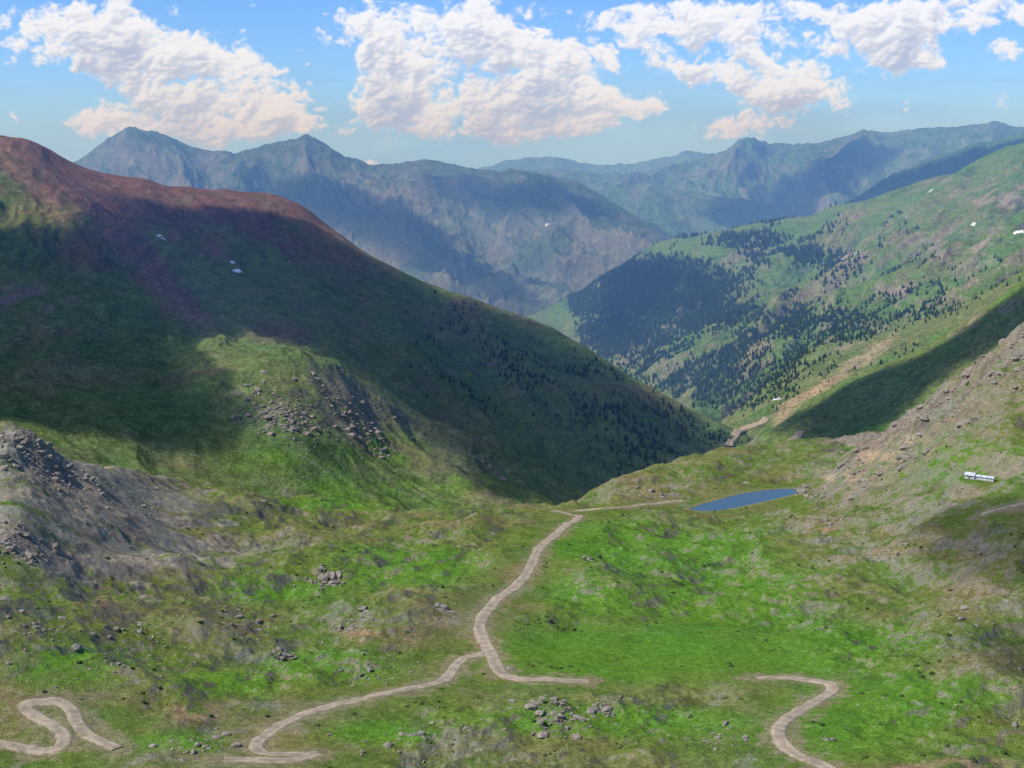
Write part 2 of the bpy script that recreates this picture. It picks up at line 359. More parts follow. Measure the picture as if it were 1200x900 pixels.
def terrain_mat(name,s1,s2,s3,bd,contrast=.5,stones=0.):
    m=bpy.data.materials.new(name);m.use_nodes=True;t=NT(m.node_tree);t.n.remove(t.n['Principled BSDF'])
    b=t.new('ShaderNodeBsdfDiffuse');t.l.new(b.outputs[0],t.n['Material Output'].inputs[0])
    geo=t.new('ShaderNodeNewGeometry').outputs['Position']
    at_=t.new('ShaderNodeAttribute',attribute_name='Col').outputs['Color']
    n1=t.noise(geo,s1,5,.65);n2=t.noise(geo,s2,3,.7);n3=t.noise(geo,s3,3,.7)
    k1=t.ramp(n1,.3,.7,1-contrast*.6,1+contrast*.5)
    k2=t.ramp(n2,.3,.7,1-contrast,1+contrast*.8)
    k=t.math('MULTIPLY',k1,k2)
    c=t.mix(1.,at_,k,'MULTIPLY')
    hue=t.mix(t.ramp(n3,.35,.65),(1.10,.99,.92),(.90,1.03,1.0))
    c=t.mix(.8,c,hue,'MULTIPLY')
    if stones:
        v=t.new('ShaderNodeTexVoronoi');v.inputs['Scale'].default_value=stones;t.l.new(geo,v.inputs['Vector'])
        sx=t.math('LESS_THAN',v.outputs['Distance'],.25)
        gate=t.ramp(n1,.52,.64)
        c=t.mix(t.math('MULTIPLY',t.math('MULTIPLY',sx,gate),.7),c,(.32,.29,.24))
    t.l.new(c,b.inputs['Color'])
    bp=t.new('ShaderNodeBump');bp.inputs['Strength'].default_value=1.;bp.inputs['Distance'].default_value=bd
    t.l.new(t.math('ADD',n2,n1),bp.inputs['Height']);t.l.new(bp.outputs[0],b.inputs['Normal'])
    return m
# --- ground colour
X,Y=G.X,G.Y;u,v=px(X,Y,G.Z);sl=slope(G)
n1=fbm(X/70,Y/70,5,200);n2=fbm(X/18,Y/18,4,210);n3=fbm(X/6,Y/6,3,215)
lush=blob(u,v,[(760,765,240,44),(860,700,140,60),(740,640,130,38),(700,690,80,42),(960,760,160,42),(480,665,100,30),(700,845,230,22),(1010,840,130,54),(1080,810,150,34),(60,780,90,30),(310,690,90,18),(420,590,150,9),(1090,540,140,32),(380,780,100,22),(840,650,100,34),(280,800,90,18),(30,575,40,18),(200,870,70,14),(450,860,90,18)])
dry=blob(u,v,[(620,700,35,40),(540,740,70,22),(500,610,130,10),(690,735,60,12),(960,755,45,16),(1040,725,70,13),(1100,640,80,36),(950,690,60,24),(1000,610,70,14),(1150,770,80,36),(220,720,140,25),(760,570,90,22),(420,760,90,22),(820,600,40,6),(560,860,180,22),(320,830,90,22),(230,850,60,15),(1150,700,80,26),(100,860,80,20)])
c=np.zeros(X.shape+(3,))+np.array([.115,.168,.036])
c=mixc(c,[.165,.17,.060],ss(-.15,.32,n1*1.1+n2*.35+.06+moundH*.4)*.85)
c=mixc(c,[.19,.158,.08],dry*ss(-.35,.25,n2+n1*.5)*.65)
c=mixc(c,[.22,.18,.11],ss(.26,.52,n2*.7+n1*.6+moundH*.35)*.65)
c=mixc(c,[.098,.215,.026],np.clip(lush*ss(-.55,.05,-n2*.4+.2-n1*.4-moundH*.6),0,1)*.92)
c=mixc(c,[.23,.20,.155],ss(.46,.74,sl+n3*.2+n2*.1)*.7)
c=mixc(c,[.065,.11,.028],ss(.26,.5,fbm(X/22,Y/22,4,233)+.25*fbm(X/5,Y/5,2,234)-moundH*.3)*.5)
c=mixc(c,[.25,.225,.18],ss(.36,.55,fbm(X/14,Y/14,4,236)+.3*crag-.05)*.5*(1-lush*.85))
scr=ss(1.1,.85,np.hypot((u-90+(v-600)*-.9)/150,(v-600)/85)+n2*.7+n1*.4)*ss(380,260,u)
scr=np.maximum(scr,blob(u,v,[(230,640,110,16),(130,600,120,36),(40,530,80,40)])*ss(-.15,.15,n2+.08))
scr=scr*ss(-.35,-.05,fbm((X*.8+Y*.6)/60,(-X*.6+Y*.8)/14,4,244)+.08)
c=mixc(c,[.30,.26,.205],scr*.9)
c=mixc(c,[.18,.155,.12],scr*ss(.0,.4,n3+n2*.6)*.6)
crestv=np.interp(u,[930,960,1000,1060,1110,1160,1200,1400],[578,557,531,489,449,410,388,290])
sprk=ss(85,28,(v-crestv)+n2*70+n1*50)*ss(940,985,u)*(Y>1000)*(v<crestv+130)
c=mixc(c,[.26,.215,.17],sprk*ss(-.2,.2,n1*.6+n2*.8+.1)*.95)
c=mixc(c,[.12,.10,.08],sprk*ss(.0,.35,n3*.6+fbm(X/25,Y/25,3,236))*.7)
c=mixc(c,[.38,.29,.19],blob(u,v,[(1035,535,38,7),(1060,515,30,8),(985,560,30,6)])*ss(-.3,.1,n2)*.85)
c=mixc(c,[.25,.22,.175],blob(u,v,[(960,625,30,14),(1040,650,26,10),(1100,590,50,12),(1160,640,40,12),(1020,700,30,8),(790,575,30,8),(1180,540,30,20)])*ss(-.05,.2,n2)*.8)
bare=blob(u,v,[(115,705,28,7),(230,835,34,13),(1080,900,60,6),(1140,895,60,8),(420,742,30,5),(1180,597,40,5),(1040,648,22,6),(965,622,16,4)])
c=mixc(c,[.30,.20,.12],bare*ss(-.3,.1,n2)*.9)
c=mixc(c,[.26,.21,.13],ss(9,4,rd+n3*8+n2*6)*.7)
c=mixc(c,[.27,.23,.15],ss(7,1,dl)*(~mi)*.5)
mG=terrain_mat('grass_ground',.35,1.3,.02,.45,.38,.6)
grid_mesh('ground',G,c,mG)
# --- left mountain colour
X,Y=M.X,M.Y;u,v=px(X,Y,M.Z);sl=slope(M)
n1=fbm(X/220,Y/220,5,220);n2=fbm(X/50,Y/50,5,225)
gl=gully(X,Y,-1.0,90,230,4)
cv=np.interp(u,[-400,0,60,120,200,310,350,420,520,640],[150,158,178,202,220,226,240,290,338,380])
c=np.zeros(X.shape+(3,))+np.array([.105,.155,.05])
c=mixc(c,[.15,.155,.075],ss(-.1,.4,n1+n2*.5))
red=ss(85,30,(v-cv)+n1*70+n2*40-gl*60)*ss(480,330,u)
red=np.maximum(red,ss(34,12,np.abs((u-105)-(v-230)*.85)+n2*28)*ss(180,240,v)*ss(400,360,v))
red=np.maximum(red,blob(u,v,[(120,290,60,30),(330,390,50,14)])*.6)
c=mixc(c,[.175,.095,.085],red*.95)
c=mixc(c,[.12,.09,.08],red*ss(0,.4,n2+gl*.5)*.6)
c=mixc(c,[.28,.17,.12],ss(20,6,np.abs((u-20)-(v-200)*.9)+n2*18)*ss(280,230,v)*(u<80)*.6)
c=mixc(c,[.19,.155,.145],blob(u,v,[(35,350,55,18),(560,430,60,10)])*ss(-.2,.2,n2)*.9)
c=mixc(c,[.16,.175,.07],kn*ss(-.2,.2,n2)*.6)
c=mixc(c,[.24,.21,.165],np.clip(ss(.15,.35,n2+n1*.3)*.5*kn+kn*ss(.65,.95,sl)*.6,0,1))
c=mixc(c,[.25,.22,.18],blob(u,v,[(325,490,34,14),(425,503,26,12)])*ss(-.2,.1,n2)*.8)
c=mixc(c,[.18,.15,.11],ss(.22,.5,n2-.1+gl*.5)*.5)
c=mixc(c,[.06,.09,.04],ss(.2,.45,fbm(X/60,Y/60,4,238)+.2*gl)*.5*(1-kn))
c=mixc(c,[.11,.20,.032],blob(u,v,[(430,575,150,22),(330,540,70,25),(450,530,60,25),(520,570,90,16)])*ss(.3,-.2,n2)*.9)
mM=terrain_mat('mountain_slope',.06,.3,.006,1.3,.42,.18)
grid_mesh('mountain',M,c,mM)
# --- right side colour
X,Y=R.X,R.Y;u,v=px(X,Y,R.Z);sl=slope(R)
n1=fbm(X/300,Y/300,5,240);n2=fbm(X/80,Y/80,5,245);gl=gully(X,Y,3.5,160,250,4)
c=np.zeros(X.shape+(3,))+np.array([.098,.172,.040])
c=mixc(c,[.135,.175,.058],ss(-.2,.3,n1+n2*.5))
c=mixc(c,[.18,.16,.115],ss(.34,.58,n2*.7+gl*.6+n1*.2)*.5)
c=mixc(c,[.05,.09,.03],ss(.22,.45,fbm(X/110,Y/110,5,252)-gl*.3)*.5)
c=mixc(c,[.26,.22,.19],blob(u,v,[(1130,285,75,25),(1060,345,45,12),(1180,230,60,16),(740,360,16,22),(1120,215,40,8),(1000,300,30,8)])*ss(-.1,.2,n2+gl*.3)*.95)
c=mixc(c,[.22,.19,.15],ss(.85,1.1,sl+n2*.3)*.7)
c=mixc(c,[.15,.17,.07],(Y>2000)*(Y<2750)*ss(-.2,.2,n2)*.6)
c=mixc(c,[.34,.26,.17],ss(12,3,np.abs((u-905)*.67-(492-v))+n2*26+n1*8)*ss(900,915,u)*ss(1060,1040,u)*(Y>1900)*(Y<2800)*.8)
c=mixc(c,[.30,.23,.15],blob(u,v,[(1000,405,45,7)])*(Y>1900)*(Y<2800)*ss(-.2,.1,n2)*.7)
fr=blob(u,v,[(785,340,75,32),(700,352,70,16),(730,390,50,26),(850,450,75,26)])*(Y>2800)
c=mixc(c,[.03,.055,.022],fr*ss(-.3,.1,n2)*.85)
mR=terrain_mat('valley_slope',.04,.16,.004,2.0,.38)
grid_mesh('valley_hillside',R,c,mR)
# --- far
X,Y=A.X,A.Y;u,v=px(X,Y,A.Z);sl=slope(A)
n1=fbm(X/800,Y/800,5,260);n2=fbm(X/220,Y/220,5,265)
c=np.zeros(X.shape+(3,))+np.array([.075,.11,.06])
c=mixc(c,[.12,.125,.105],ss(-.05,.3,n2+n1*.5))
c=mixc(c,[.16,.155,.14],ss(.75,1.15,sl+n2*.3)*.8)
c=mixc(c,[.05,.09,.04],ss(-.05,.25,n1-n2*.3)*.65)
mA=terrain_mat('range_rock',.012,.05,.001,6,.35)
grid_mesh('mountain_range',A,c,mA)
X,Y=B.X,B.Y;u,v=px(X,Y,B.Z);sl=slope(B)
n1=fbm(X/900,Y/900,5,270);n2=fbm(X/260,Y/260,5,275)
c=np.zeros(X.shape+(3,))+np.array([.07,.135,.055])
c=mixc(c,[.11,.14,.095],ss(-.05,.3,n2+n1*.5))
c=mixc(c,[.155,.155,.14],ss(.85,1.25,sl+n2*.3)*.8)
grid_mesh('mountain_range',B,c,terrain_mat('range_rock_far',.01,.04,.001,7,.35))
print('grids',time.time()-T0)
# ===================== roads =====================
mRd,t,b=base_mat('dirt_road')
geo=t.new('ShaderNodeNewGeometry').outputs['Position']
nA=t.noise(geo,.25,4,.6);nB=t.noise(geo,1.6,4,.7)
at_=t.new('ShaderNodeAttribute',attribute_name='Col').outputs['Color']
cc=t.mix(1.,at_,t.math('MULTIPLY',t.ramp(nA,.3,.7,.72,1.2),t.ramp(nB,.3,.7,.72,1.2)),'MULTIPLY')
t.l.new(cc,b.inputs['Base Color'])
bp=t.new('ShaderNodeBump');bp.inputs['Distance'].default_value=.25;t.l.new(nB,bp.inputs['Height']);t.l.new(bp.outputs[0],b.inputs['Normal'])
def ribbon(name,Q,w,seed,fl,off=.22):
    Tn=np.gradient(Q,axis=0);Tn/=np.linalg.norm(Tn,axis=1)[:,None]+1e-9;N=np.stack([-Tn[:,1],Tn[:,0]],1)
    s=np.arange(len(Q))*3.
    K=9;V=[];Cc=[]
    zc=height(Q[:,0],Q[:,1],fl)
    zs=zc.copy()
    for _ in range(6): zs[1:-1]=(zs[:-2]+2*zs[1:-1]+zs[2:])/4
    for k in range(K):
        f=(k/(K-1))*2-1
        ww=w*(1+.35*fbm(s/14,s*0+3*np.sign(f),3,seed))
        if abs(f)==1: ww=ww*(1+.25*perlin(s/4,s*0+f,seed+9))
        P=Q+N*(f*ww)[:,None]
        z=height(P[:,0],P[:,1],fl)
        z=np.maximum(z,zs-.3) + (off if abs(f)<1 else -.25)
        V.append(np.stack([P[:,0],P[:,1],z],1))
        base=np.array([.42,.345,.245]) if abs(abs(f)-.5)<.13 else np.array([.37,.30,.21])
        if abs(f)==1: base=np.array([.26,.22,.14])
        Cc.append(np.tile(base,(len(Q),1)))
    V=np.stack(V,1);Cc=np.stack(Cc,1);n=len(Q)
    idx=np.arange(n*K).reshape(n,K)
    Fc=np.stack([idx[:-1,:-1],idx[:-1,1:],idx[1:,1:],idx[1:,:-1]],-1).reshape(-1,4)[:,::-1]
    ob=mesh_from(name,V.reshape(-1,3),Fc);setcol(ob,Cc);ob.data.materials.append(mRd)
for i,(k,Q) in enumerate(roads.items()): ribbon('dirt_road',Q,hw[k],300+i,[G],.22+.03*i)
for i,pl in enumerate([[(854,524),(857,518),(864,508),(878,501),(892,497),(898,491)],[(925,520),(935,513),(938,507)]]):
    W=[hit(uu,vv,[M,R],1650,4000) for uu,vv in dens(pl,4)]
    W=np.array([w[:2] for w in W if w is not None])
    if len(W)>3:
        Q=dens(W,12.)
        for _ in range(6): Q[1:-1]=(Q[:-2]+2*Q[1:-1]+Q[2:])/4
        ribbon('dirt_road',Q,7.,330+i,[M,R],2.5)
# ===================== lake =====================
mW,t,b=base_mat('lake_water')
b.inputs['Base Color'].default_value=(.03,.07,.10,1);b.inputs['Roughness'].default_value=.18;b.inputs['Specular IOR Level'].default_value=.5
geo=t.new('ShaderNodeNewGeometry').outputs['Position']
bp=t.new('ShaderNodeBump');bp.inputs['Distance'].default_value=.1;bp.inputs['Strength'].default_value=.8;t.l.new(t.noise(geo,.6,3,.6),bp.inputs['Height']);t.l.new(bp.outputs[0],b.inputs['Normal'])
Lf=dens(np.vstack([lake,lake[:1]]),6.)[:-1];cen=lake.mean(0);L2=cen+(Lf-cen)*1.03
me=bpy.data.meshes.new('lake');me.from_pydata([(p[0],p[1],zL) for p in L2],[],[list(range(len(L2)))]);
if me.polygons[0].normal.z<0: me.flip_normals()
ob=bpy.data.objects.new('lake',me);bpy.context.collection.objects.link(ob);me.materials.append(mW)
# ===================== instanced merge helper =====================
def scatter(name,tmpls,P,S,mat,yaw=None,smooth=False):
    Vs=[];Fs=[];o=0
    which=rng.integers(0,len(tmpls),len(P))
    yaw=rng.uniform(0,6.283,len(P)) if yaw is None else yaw
    for k,(tv,tf) in enumerate(tmpls):
        m=which==k; n=m.sum()
        if n==0: continue
        p=P[m];s=S[m];y=yaw[m];c_,s_=np.cos(y),np.sin(y)
        q=tv[None]*s[:,None,None]
        X_=q[...,0]*c_[:,None]-q[...,1]*s_[:,None];Y_=q[...,0]*s_[:,None]+q[...,1]*c_[:,None]
        V=np.stack([X_,Y_,q[...,2]],-1)+p[:,None,:]
        Vs.append(V.reshape(-1,3));Fs.append((tf[None]+(np.arange(n)*len(tv))[:,None,None]+o).reshape(-1,tf.shape[1]));o+=n*len(tv)
    ob=mesh_from(name,np.concatenate(Vs),np.concatenate(Fs),tmpls[0][1].shape[1],smooth);ob.data.materials.append(mat);return ob
def ico(sub):
    import bmesh
    bm=bmesh.new();bmesh.ops.create_icosphere(bm,subdivisions=sub,radius=1)
    V=np.array([v_.co[:] for v_ in bm.verts]);Fc=np.array([[w_.index for w_ in f_.verts] for f_ in bm.faces]);bm.free();return V,Fc
def conifer(seed,tiers=5):
    r=np.random.default_rng(seed);V=[];Fc=[]
    def ring(n,rad,z,j): 
        a=np.linspace(0,2*np.pi,n,endpoint=False)+r.uniform(0,6)
        rr_=rad*(1+j*np.where(np.arange(n)%2,1,-1))*r.uniform(.85,1.15,n)
        return np.stack([rr_*np.cos(a),rr_*np.sin(a),np.full(n,z)-.03*r.uniform(0,1,n)],1)
    V+=list(ring(4,.018,0,0));V+=list(ring(4,.012,.3,0))
    for i in range(4): Fc+=[[i,(i+1)%4,4+(i+1)%4],[i,4+(i+1)%4,4+i]]
    for k in range(tiers):
        z=.1+.72*k/tiers;rad=.2*(1-k/tiers)**.85+.03;b0=len(V);n=8
        V+=list(ring(n,rad,z,.22));V.append([r.uniform(-.01,.01),r.uniform(-.01,.01),min(1.,z+.34*(1-.4*k/tiers))])
        for i in range(n): Fc.append([b0+i,b0+(i+1)%n,b0+n])
    return np.array(V,float),np.array(Fc)
tm=[conifer(i) for i in range(4)]
mT,t,b=base_mat('conifer_foliage')
geo=t.new('ShaderNodeNewGeometry').outputs['Position']
t.l.new(t.mix(t.ramp(t.noise(geo,.12,2,.7),.35,.65),(.014,.032,.014),(.035,.062,.024)),b.inputs['Base Color'])
def trees(fld,n,x0,x1,y0,y1,fn,hmin,hmax):
    x=rng.uniform(x0,x1,n);y=rng.uniform(y0,y1,n);z=fld.h(x,y);zz=height(x,y)
    ok=(z>-4000)&(z>=zz-1);x,y,z=x[ok],y[ok],z[ok];uu,vv=px(x,y,z)
    p=fn(uu,vv,x,y);ok=rng.uniform(0,1,len(x))<p;P=np.stack([x,y,z-.5],1)[ok]
    return P,rng.uniform(hmin,hmax,len(P))
def fM(u,v,x,y):
    cv=np.interp(u,[420,520,640,700,760,820,870],[300,345,385,422,458,490,515])
    d=(v-cv);n=fbm(x/120,y/120,3,400)
    return ss(440,640,u)*ss(-5,10,d)*ss(150,60,d)*ss(-.25,.35,n)*.9*(y<2700)
P1,S1=trees(M,24000,-600,650,1400,2750,fM,5,11)
def fM2(u,v,x,y): return blob(u,v,[(620,500,120,50),(700,520,120,40)])*ss(0,.4,fbm(x/80,y/80,3,410))*.5
P1b,S1b=trees(M,8000,-300,500,1400,2300,fM2,3,7)
scatter('conifer_forest',tm,np.concatenate([P1,P1b]),np.concatenate([S1,S1b]),mT)
def fR(u,v,x,y):
    n=fbm(x/160,y/160,4,420);n2=fbm(x/60,y/60,3,425)
    d=blob(u,v,[(780,335,90,32),(700,352,80,18),(735,395,60,32),(810,365,80,26)])*ss(-.5,-.1,n)
    d=np.maximum(d,blob(u,v,[(850,440,90,42),(790,430,65,30),(960,380,85,24),(1060,360,60,16),(885,283,60,10),(1085,345,28,14),(900,410,65,28),(930,300,60,14)])*ss(-.25,.05,n+n2*.5+.03)*.9)
    d=np.maximum(d,blob(u,v,[(930,350,240,100)])*ss(.15,.4,n+n2*.4)*.4)
    d=np.maximum(d,ss(350,430,v)*blob(u,v,[(930,430,60,34)])*ss(-.1,.2,n2)*.6)
    return d*(y>2050)
P2,S2=trees(R,180000,250,2000,2050,6400,fR,10,19)
scatter('conifer_forest',tm,P2,S2*np.clip(P2[:,1]/4200,.5,1.2),mT)
print('trees',len(P1)+len(P1b),len(P2),time.time()-T0)
# ===================== rocks =====================
def rockT(seed,sub=1):
    V,Fc=ico(2);r=np.random.default_rng(seed)
    for _ in range(8):
        n=r.normal(size=3);n/=np.linalg.norm(n);d=r.uniform(.45,.8);s=V@n;V=np.where((s>d)[:,None],V-(s-d)[:,None]*n,V)
    V*=r.uniform(.6,1.35,3)*np.array([1,1,.75]);return V,Fc
rt=[rockT(i) for i in range(8)]
mK,t,b=base_mat('rock')
geo=t.new('ShaderNodeNewGeometry').outputs['Position']
nr=t.noise(geo,.6,5,.75)
t.l.new(t.mix(t.ramp(nr,.3,.7),(.15,.125,.095),(.38,.34,.28)),b.inputs['Base Color'])
bp=t.new('ShaderNodeBump');bp.inputs['Distance'].default_value=.5;t.l.new(nr,bp.inputs['Height']);t.l.new(bp.outputs[0],b.inputs['Normal'])
PR=[];SR=[]
def addr(x,y,s,fl=[G]):
    z=height(x,y,fl);ok=z>-4000
    PR.append(np.stack([x,y,z-s*.02],1)[ok]);SR.append(s[ok])
n=150000;x=rng.uniform(-420,420,n);y=rng.uniform(400,1300,n);z=G.h(x,y);uu,vv=px(x,y,z)
dr=np.min([pdist(x,y,Q[::4]) for Q in roads.values()],axis=0)
nn=fbm(x/30,y/30,4,500)
pr=.025*ss(-.1,.3,nn)+.16*ss(.3,.5,nn)
pr=np.maximum(pr,blob(uu,vv,[(90,590,150,60),(40,540,80,40)])*.2)
pr=np.maximum(pr,blob(uu,vv,[(960,625,30,14),(1040,650,26,10),(1100,590,50,12),(1160,640,40,12),(1180,540,30,20)])*.15)
pr=np.where(blob(uu,vv,[(760,765,200,40),(860,700,100,50)])>.5,pr*.05,pr)
okb=(dr>6)&(~inside(x,y,L2))&(np.hypot(x-wb[0],y-wb[1])>16)
ok=(rng.uniform(0,1,n)<pr)&okb
addr(x[ok],y[ok],.3+rng.pareto(3.,ok.sum())*.4)
# willow shrubs
ns=fbm(x/26,y/26,4,560);psh=.15*ss(.24,.44,ns)+.004
oks=(rng.uniform(0,1,n)<psh)&okb&(blob(uu,vv,[(90,590,150,60)])<.4)
xs_,ys_=x[oks],y[oks];PS=np.stack([xs_,ys_,G.h(xs_,ys_)+.1],1);SS=rng.uniform(.4,1.2,len(xs_))
def shrubT(seed):
    V,Fc=ico(2);r=np.random.default_rng(seed);V=V*r.uniform(.6,1.25,(len(V),1));V[:,2]*=.65;return V,Fc
mSh,t,b=base_mat('willow_foliage');geo=t.new('ShaderNodeNewGeometry').outputs['Position']
t.l.new(t.mix(t.ramp(t.noise(geo,.5,3,.7),.35,.65),(.04,.07,.02),(.085,.12,.035)),b.inputs['Base Color'])
scatter('shrub',[shrubT(700+i) for i in range(5)],PS,SS,mSh)
for (a_,b_,rad,cnt,sz) in [(385,685,14,120,1.9),(415,733,14,110,1.6),(650,833,22,170,1.4),(705,828,10,90,1.3),(333,767,10,60,1.5),(60,740,30,90,1.3),(970,610,14,100,1.8),(690,655,5,20,1.1),(1040,648,12,50,1.5),(30,525,40,260,2.1),(75,548,30,160,1.8),(595,785,8,30,.8),(230,872,30,80,1.1),(760,578,26,110,1.7),(500,860,40,100,1.1),(120,790,30,70,1.1),(520,715,10,50,1.5),(300,735,25,70,1.3),(20,640,25,120,1.7),(1135,725,30,50,1.3),(840,865,30,60,1.1),(180,745,40,90,1.2),(450,790,30,60,1.2),(1050,745,14,30,1.3),(815,560,14,30,1.5)]:
    w=hit(a_,b_,[G],300,1700)
    if w is None: continue
    sc=w[1]/F*rad
    addr(w[0]+rng.normal(0,sc*.8,cnt),w[1]+rng.normal(0,sc*1.2,cnt),sz*(.25+rng.pareto(2.6,cnt)*.45).clip(0,1.7))
for (a_,b_,rad,cnt,sz) in [(325,490,26,420,3.2),(425,502,20,280,3.),(300,462,18,80,2.4),(380,470,40,160,2.2),(575,545,20,60,2.4),(450,480,20,70,2.2)]:
    w=hit(a_,b_,[M],900,2600)
    if w is None: continue
    sc=w[1]/F*rad
    addr(w[0]+rng.normal(0,sc,cnt),w[1]+rng.normal(0,sc*1.,cnt),sz*(.25+rng.pareto(2.6,cnt)*.45).clip(0,1.8),[M])
n=7000;x=rng.uniform(250,520,n);y=rng.uniform(1050,1320,n);z=G.h(x,y);uu,vv=px(x,y,z)
cvv=np.interp(uu,[930,960,1000,1060,1110,1160,1200,1400],[578,557,531,489,449,410,388,290])
ok=(vv-cvv<70)&(vv-cvv>-3)&(fbm(x/25,y/25,3,510)>-.05);addr(x[ok],y[ok],.5+rng.pareto(2.5,ok.sum())*.9)
scatter('boulders',rt,np.concatenate(PR),np.minimum(np.concatenate(SR),5),mK)
# ===================== snow patches =====================
mS,t,b=base_mat('snow');b.inputs['Base Color'].default_value=(.8,.82,.85,1);b.inputs['Roughness'].default_value=.7
def snow(name,uc,vc,ru,rv,ang,seed,fl=None,mat=mS,off=.8):
    K=26;th=np.linspace(0,2*np.pi,K,endpoint=False)
    rad=1+.9*fbm(np.cos(th)*1.3+seed,np.sin(th)*1.3,3,seed)
    w0=hit(uc,vc,fl)
    if w0 is None: return
    k=w0[1]/F; tilt=3.0
    rings=6
    V=[]
    for i in range(rings+1):
        f=i/rings
        for j in range(K):
            lx=f*rad[j]*math.cos(th[j])*ru*k; ly=f*rad[j]*math.sin(th[j])*rv*k*tilt
            X_=w0[0]+lx*math.cos(ang)-ly*math.sin(ang);Y_=w0[1]+lx*math.sin(ang)+ly*math.cos(ang)
            V.append((X_,Y_,f))
    V=np.array(V);z=height(V[:,0],V[:,1],fl)+np.where(V[:,2]<.99,off,-off);V[:,2]=z
    idx=np.arange((rings+1)*K).reshape(rings+1,K)
    nx=np.roll(idx,-1,1)
    Fc=np.stack([idx[:-1],idx[1:],nx[1:],nx[:-1]],-1).reshape(-1,4)
    ob=mesh_from(name,V,Fc);ob.data.materials.append(mat)
for i,a_ in enumerate([(279,318,6,1.5,.3),(273,307,3,1,.3),(187,276,4,1.2,-.5),(192,280,4,1.2,.6),(1195,271,7,1.6,.2),(1090,224,4,1.,.3),(1140,262,4,.8,-.3),(910,468,6,1.2,.4),(641,263,3,.3,0),(300,217,3,.5,.1)]):
    snow('snow_patch',*a_[:4],a_[4],600+i,None,mS,.8)
# ===================== white mine building on the right slope =====================
def mat_simple(name,c1,c2,sc,ro=.8):
    m,t,b=base_mat(name);geo=t.new('ShaderNodeNewGeometry').outputs['Position'];b.inputs['Roughness'].default_value=ro
    t.l.new(t.mix(t.ramp(t.noise(geo,sc,4,.7),.35,.65),c1,c2),b.inputs['Base Color']);return m
mWall=mat_simple('weathered_white_boards',(.45,.44,.41),(.72,.72,.70),.9);mRoof=mat_simple('metal_roof',(.38,.40,.42),(.62,.65,.68),.6,.7);mDark=mat_simple('window_glass',(.03,.035,.04),(.05,.055,.06),1.,.3)
def boxmesh(name,x0,x1,y0,y1,z0,z1,mat,parent):
    V=[(x,y,z) for z in (z0,z1) for y in (y0,y1) for x in (x0,x1)]
    ob=mesh_from(name,np.array(V,float),np.array([[0,2,3,1],[4,5,7,6],[0,1,5,4],[2,6,7,3],[0,4,6,2],[1,3,7,5]]),4,False);ob.data.materials.append(mat);ob.parent=parent;return ob
def gable(nm,x0,x1,y0,y1,h,rh,parent,wins):
    V=np.array([(x0,y0,0),(x1,y0,0),(x1,y1,0),(x0,y1,0),(x0,y0,h),(x1,y0,h),(x1,y1,h),(x0,y1,h)],float)
    ob=mesh_from(nm+'_walls',V,np.array([[0,1,5,4],[1,2,6,5],[2,3,7,6],[3,0,4,7]]),4,False);ob.data.materials.append(mWall);ob.parent=parent
    ym=(y0+y1)/2
    gb=mesh_from(nm+'_gables',np.array([(x0,y0,h),(x0,y1,h),(x0,ym,h+rh),(x1,y0,h),(x1,y1,h),(x1,ym,h+rh)],float),np.array([[0,2,1],[3,4,5]]),3,False);gb.data.materials.append(mWall);gb.parent=parent
    e=.45;k=rh/(ym-y0)
    V=[];
    for x in (x0-e,x1+e):
        for (y,z) in ((y0-e,h-e*k),(ym,h+rh),(y1+e,h-e*k)): V+= [(x,y,z+.05),(x,y,z+.25)]
    rf=mesh_from(nm+'_roof',np.array(V,float),np.array([[1,7,9,3],[3,9,11,5],[0,2,8,6],[2,4,10,8],[0,6,7,1],[4,5,11,10],[0,1,3,2],[2,3,5,4],[6,8,9,7],[8,10,11,9]]),4,False);rf.data.materials.append(mRoof);rf.parent=parent
    for i,xx in enumerate(wins):
        boxmesh(nm+'_window_%d'%i,xx,xx+1.1,y0-.06,y0+.1,1.2,2.0,mDark,parent)
E=bpy.data.objects.new('mine_building',None);bpy.context.collection.objects.link(E)
E.location=(wb[0],wb[1],zb+.25);E.rotation_euler=(0,0,-.6);E.scale=(.85,.85,.85)
gable('main',-11,-4,-3,3,2.6,1.6,E,[-9.8,-6.2]);gable('shed',-3.9,10,-2,2.0,2.2,.9,E,[-2.4,1.2,5.,8.])
boxmesh('foundation',-11.4,10.4,-3.3,3.3,-1.5,.02,mat_simple('stone_foundation',(.25,.22,.18),(.36,.32,.27),.8),E)
boxmesh('door',-8.2,-7.2,-3.07,-2.9,.05,2.1,mDark,E)
# ===================== world / sky =====================
el=math.radians(50);az=math.radians(257)
S=Vector((math.sin(az)*math.cos(el),math.cos(az)*math.cos(el),math.sin(el)))
sun=bpy.data.lights.new('sun','SUN');sun.energy=4.9;sun.angle=math.radians(.5);sun.color=(1,.955,.88)
so=bpy.data.objects.new('sun',sun);bpy.context.collection.objects.link(so);so.rotation_euler=S.to_track_quat('Z','Y').to_euler();so.location=(0,0,500)
w=bpy.data.worlds.new('World');bpy.context.scene.world=w;w.use_nodes=True;t=NT(w.node_tree);nt=w.node_tree
bg=nt.nodes['Background'];out=nt.nodes['World Output']
sky=t.new('ShaderNodeTexSky');sky.sky_type='NISHITA';sky.sun_disc=False;sky.sun_elevation=el;sky.sun_rotation=az;sky.altitude=3800;sky.air_density=1.;sky.dust_density=.1;sky.ozone_density=3.
tint=t.mix(1.,sky.outputs[0],(.72,1.02,1.45),'MULTIPLY')
nt.links.new(tint,bg.inputs[0]);bg.inputs[1].default_value=.135
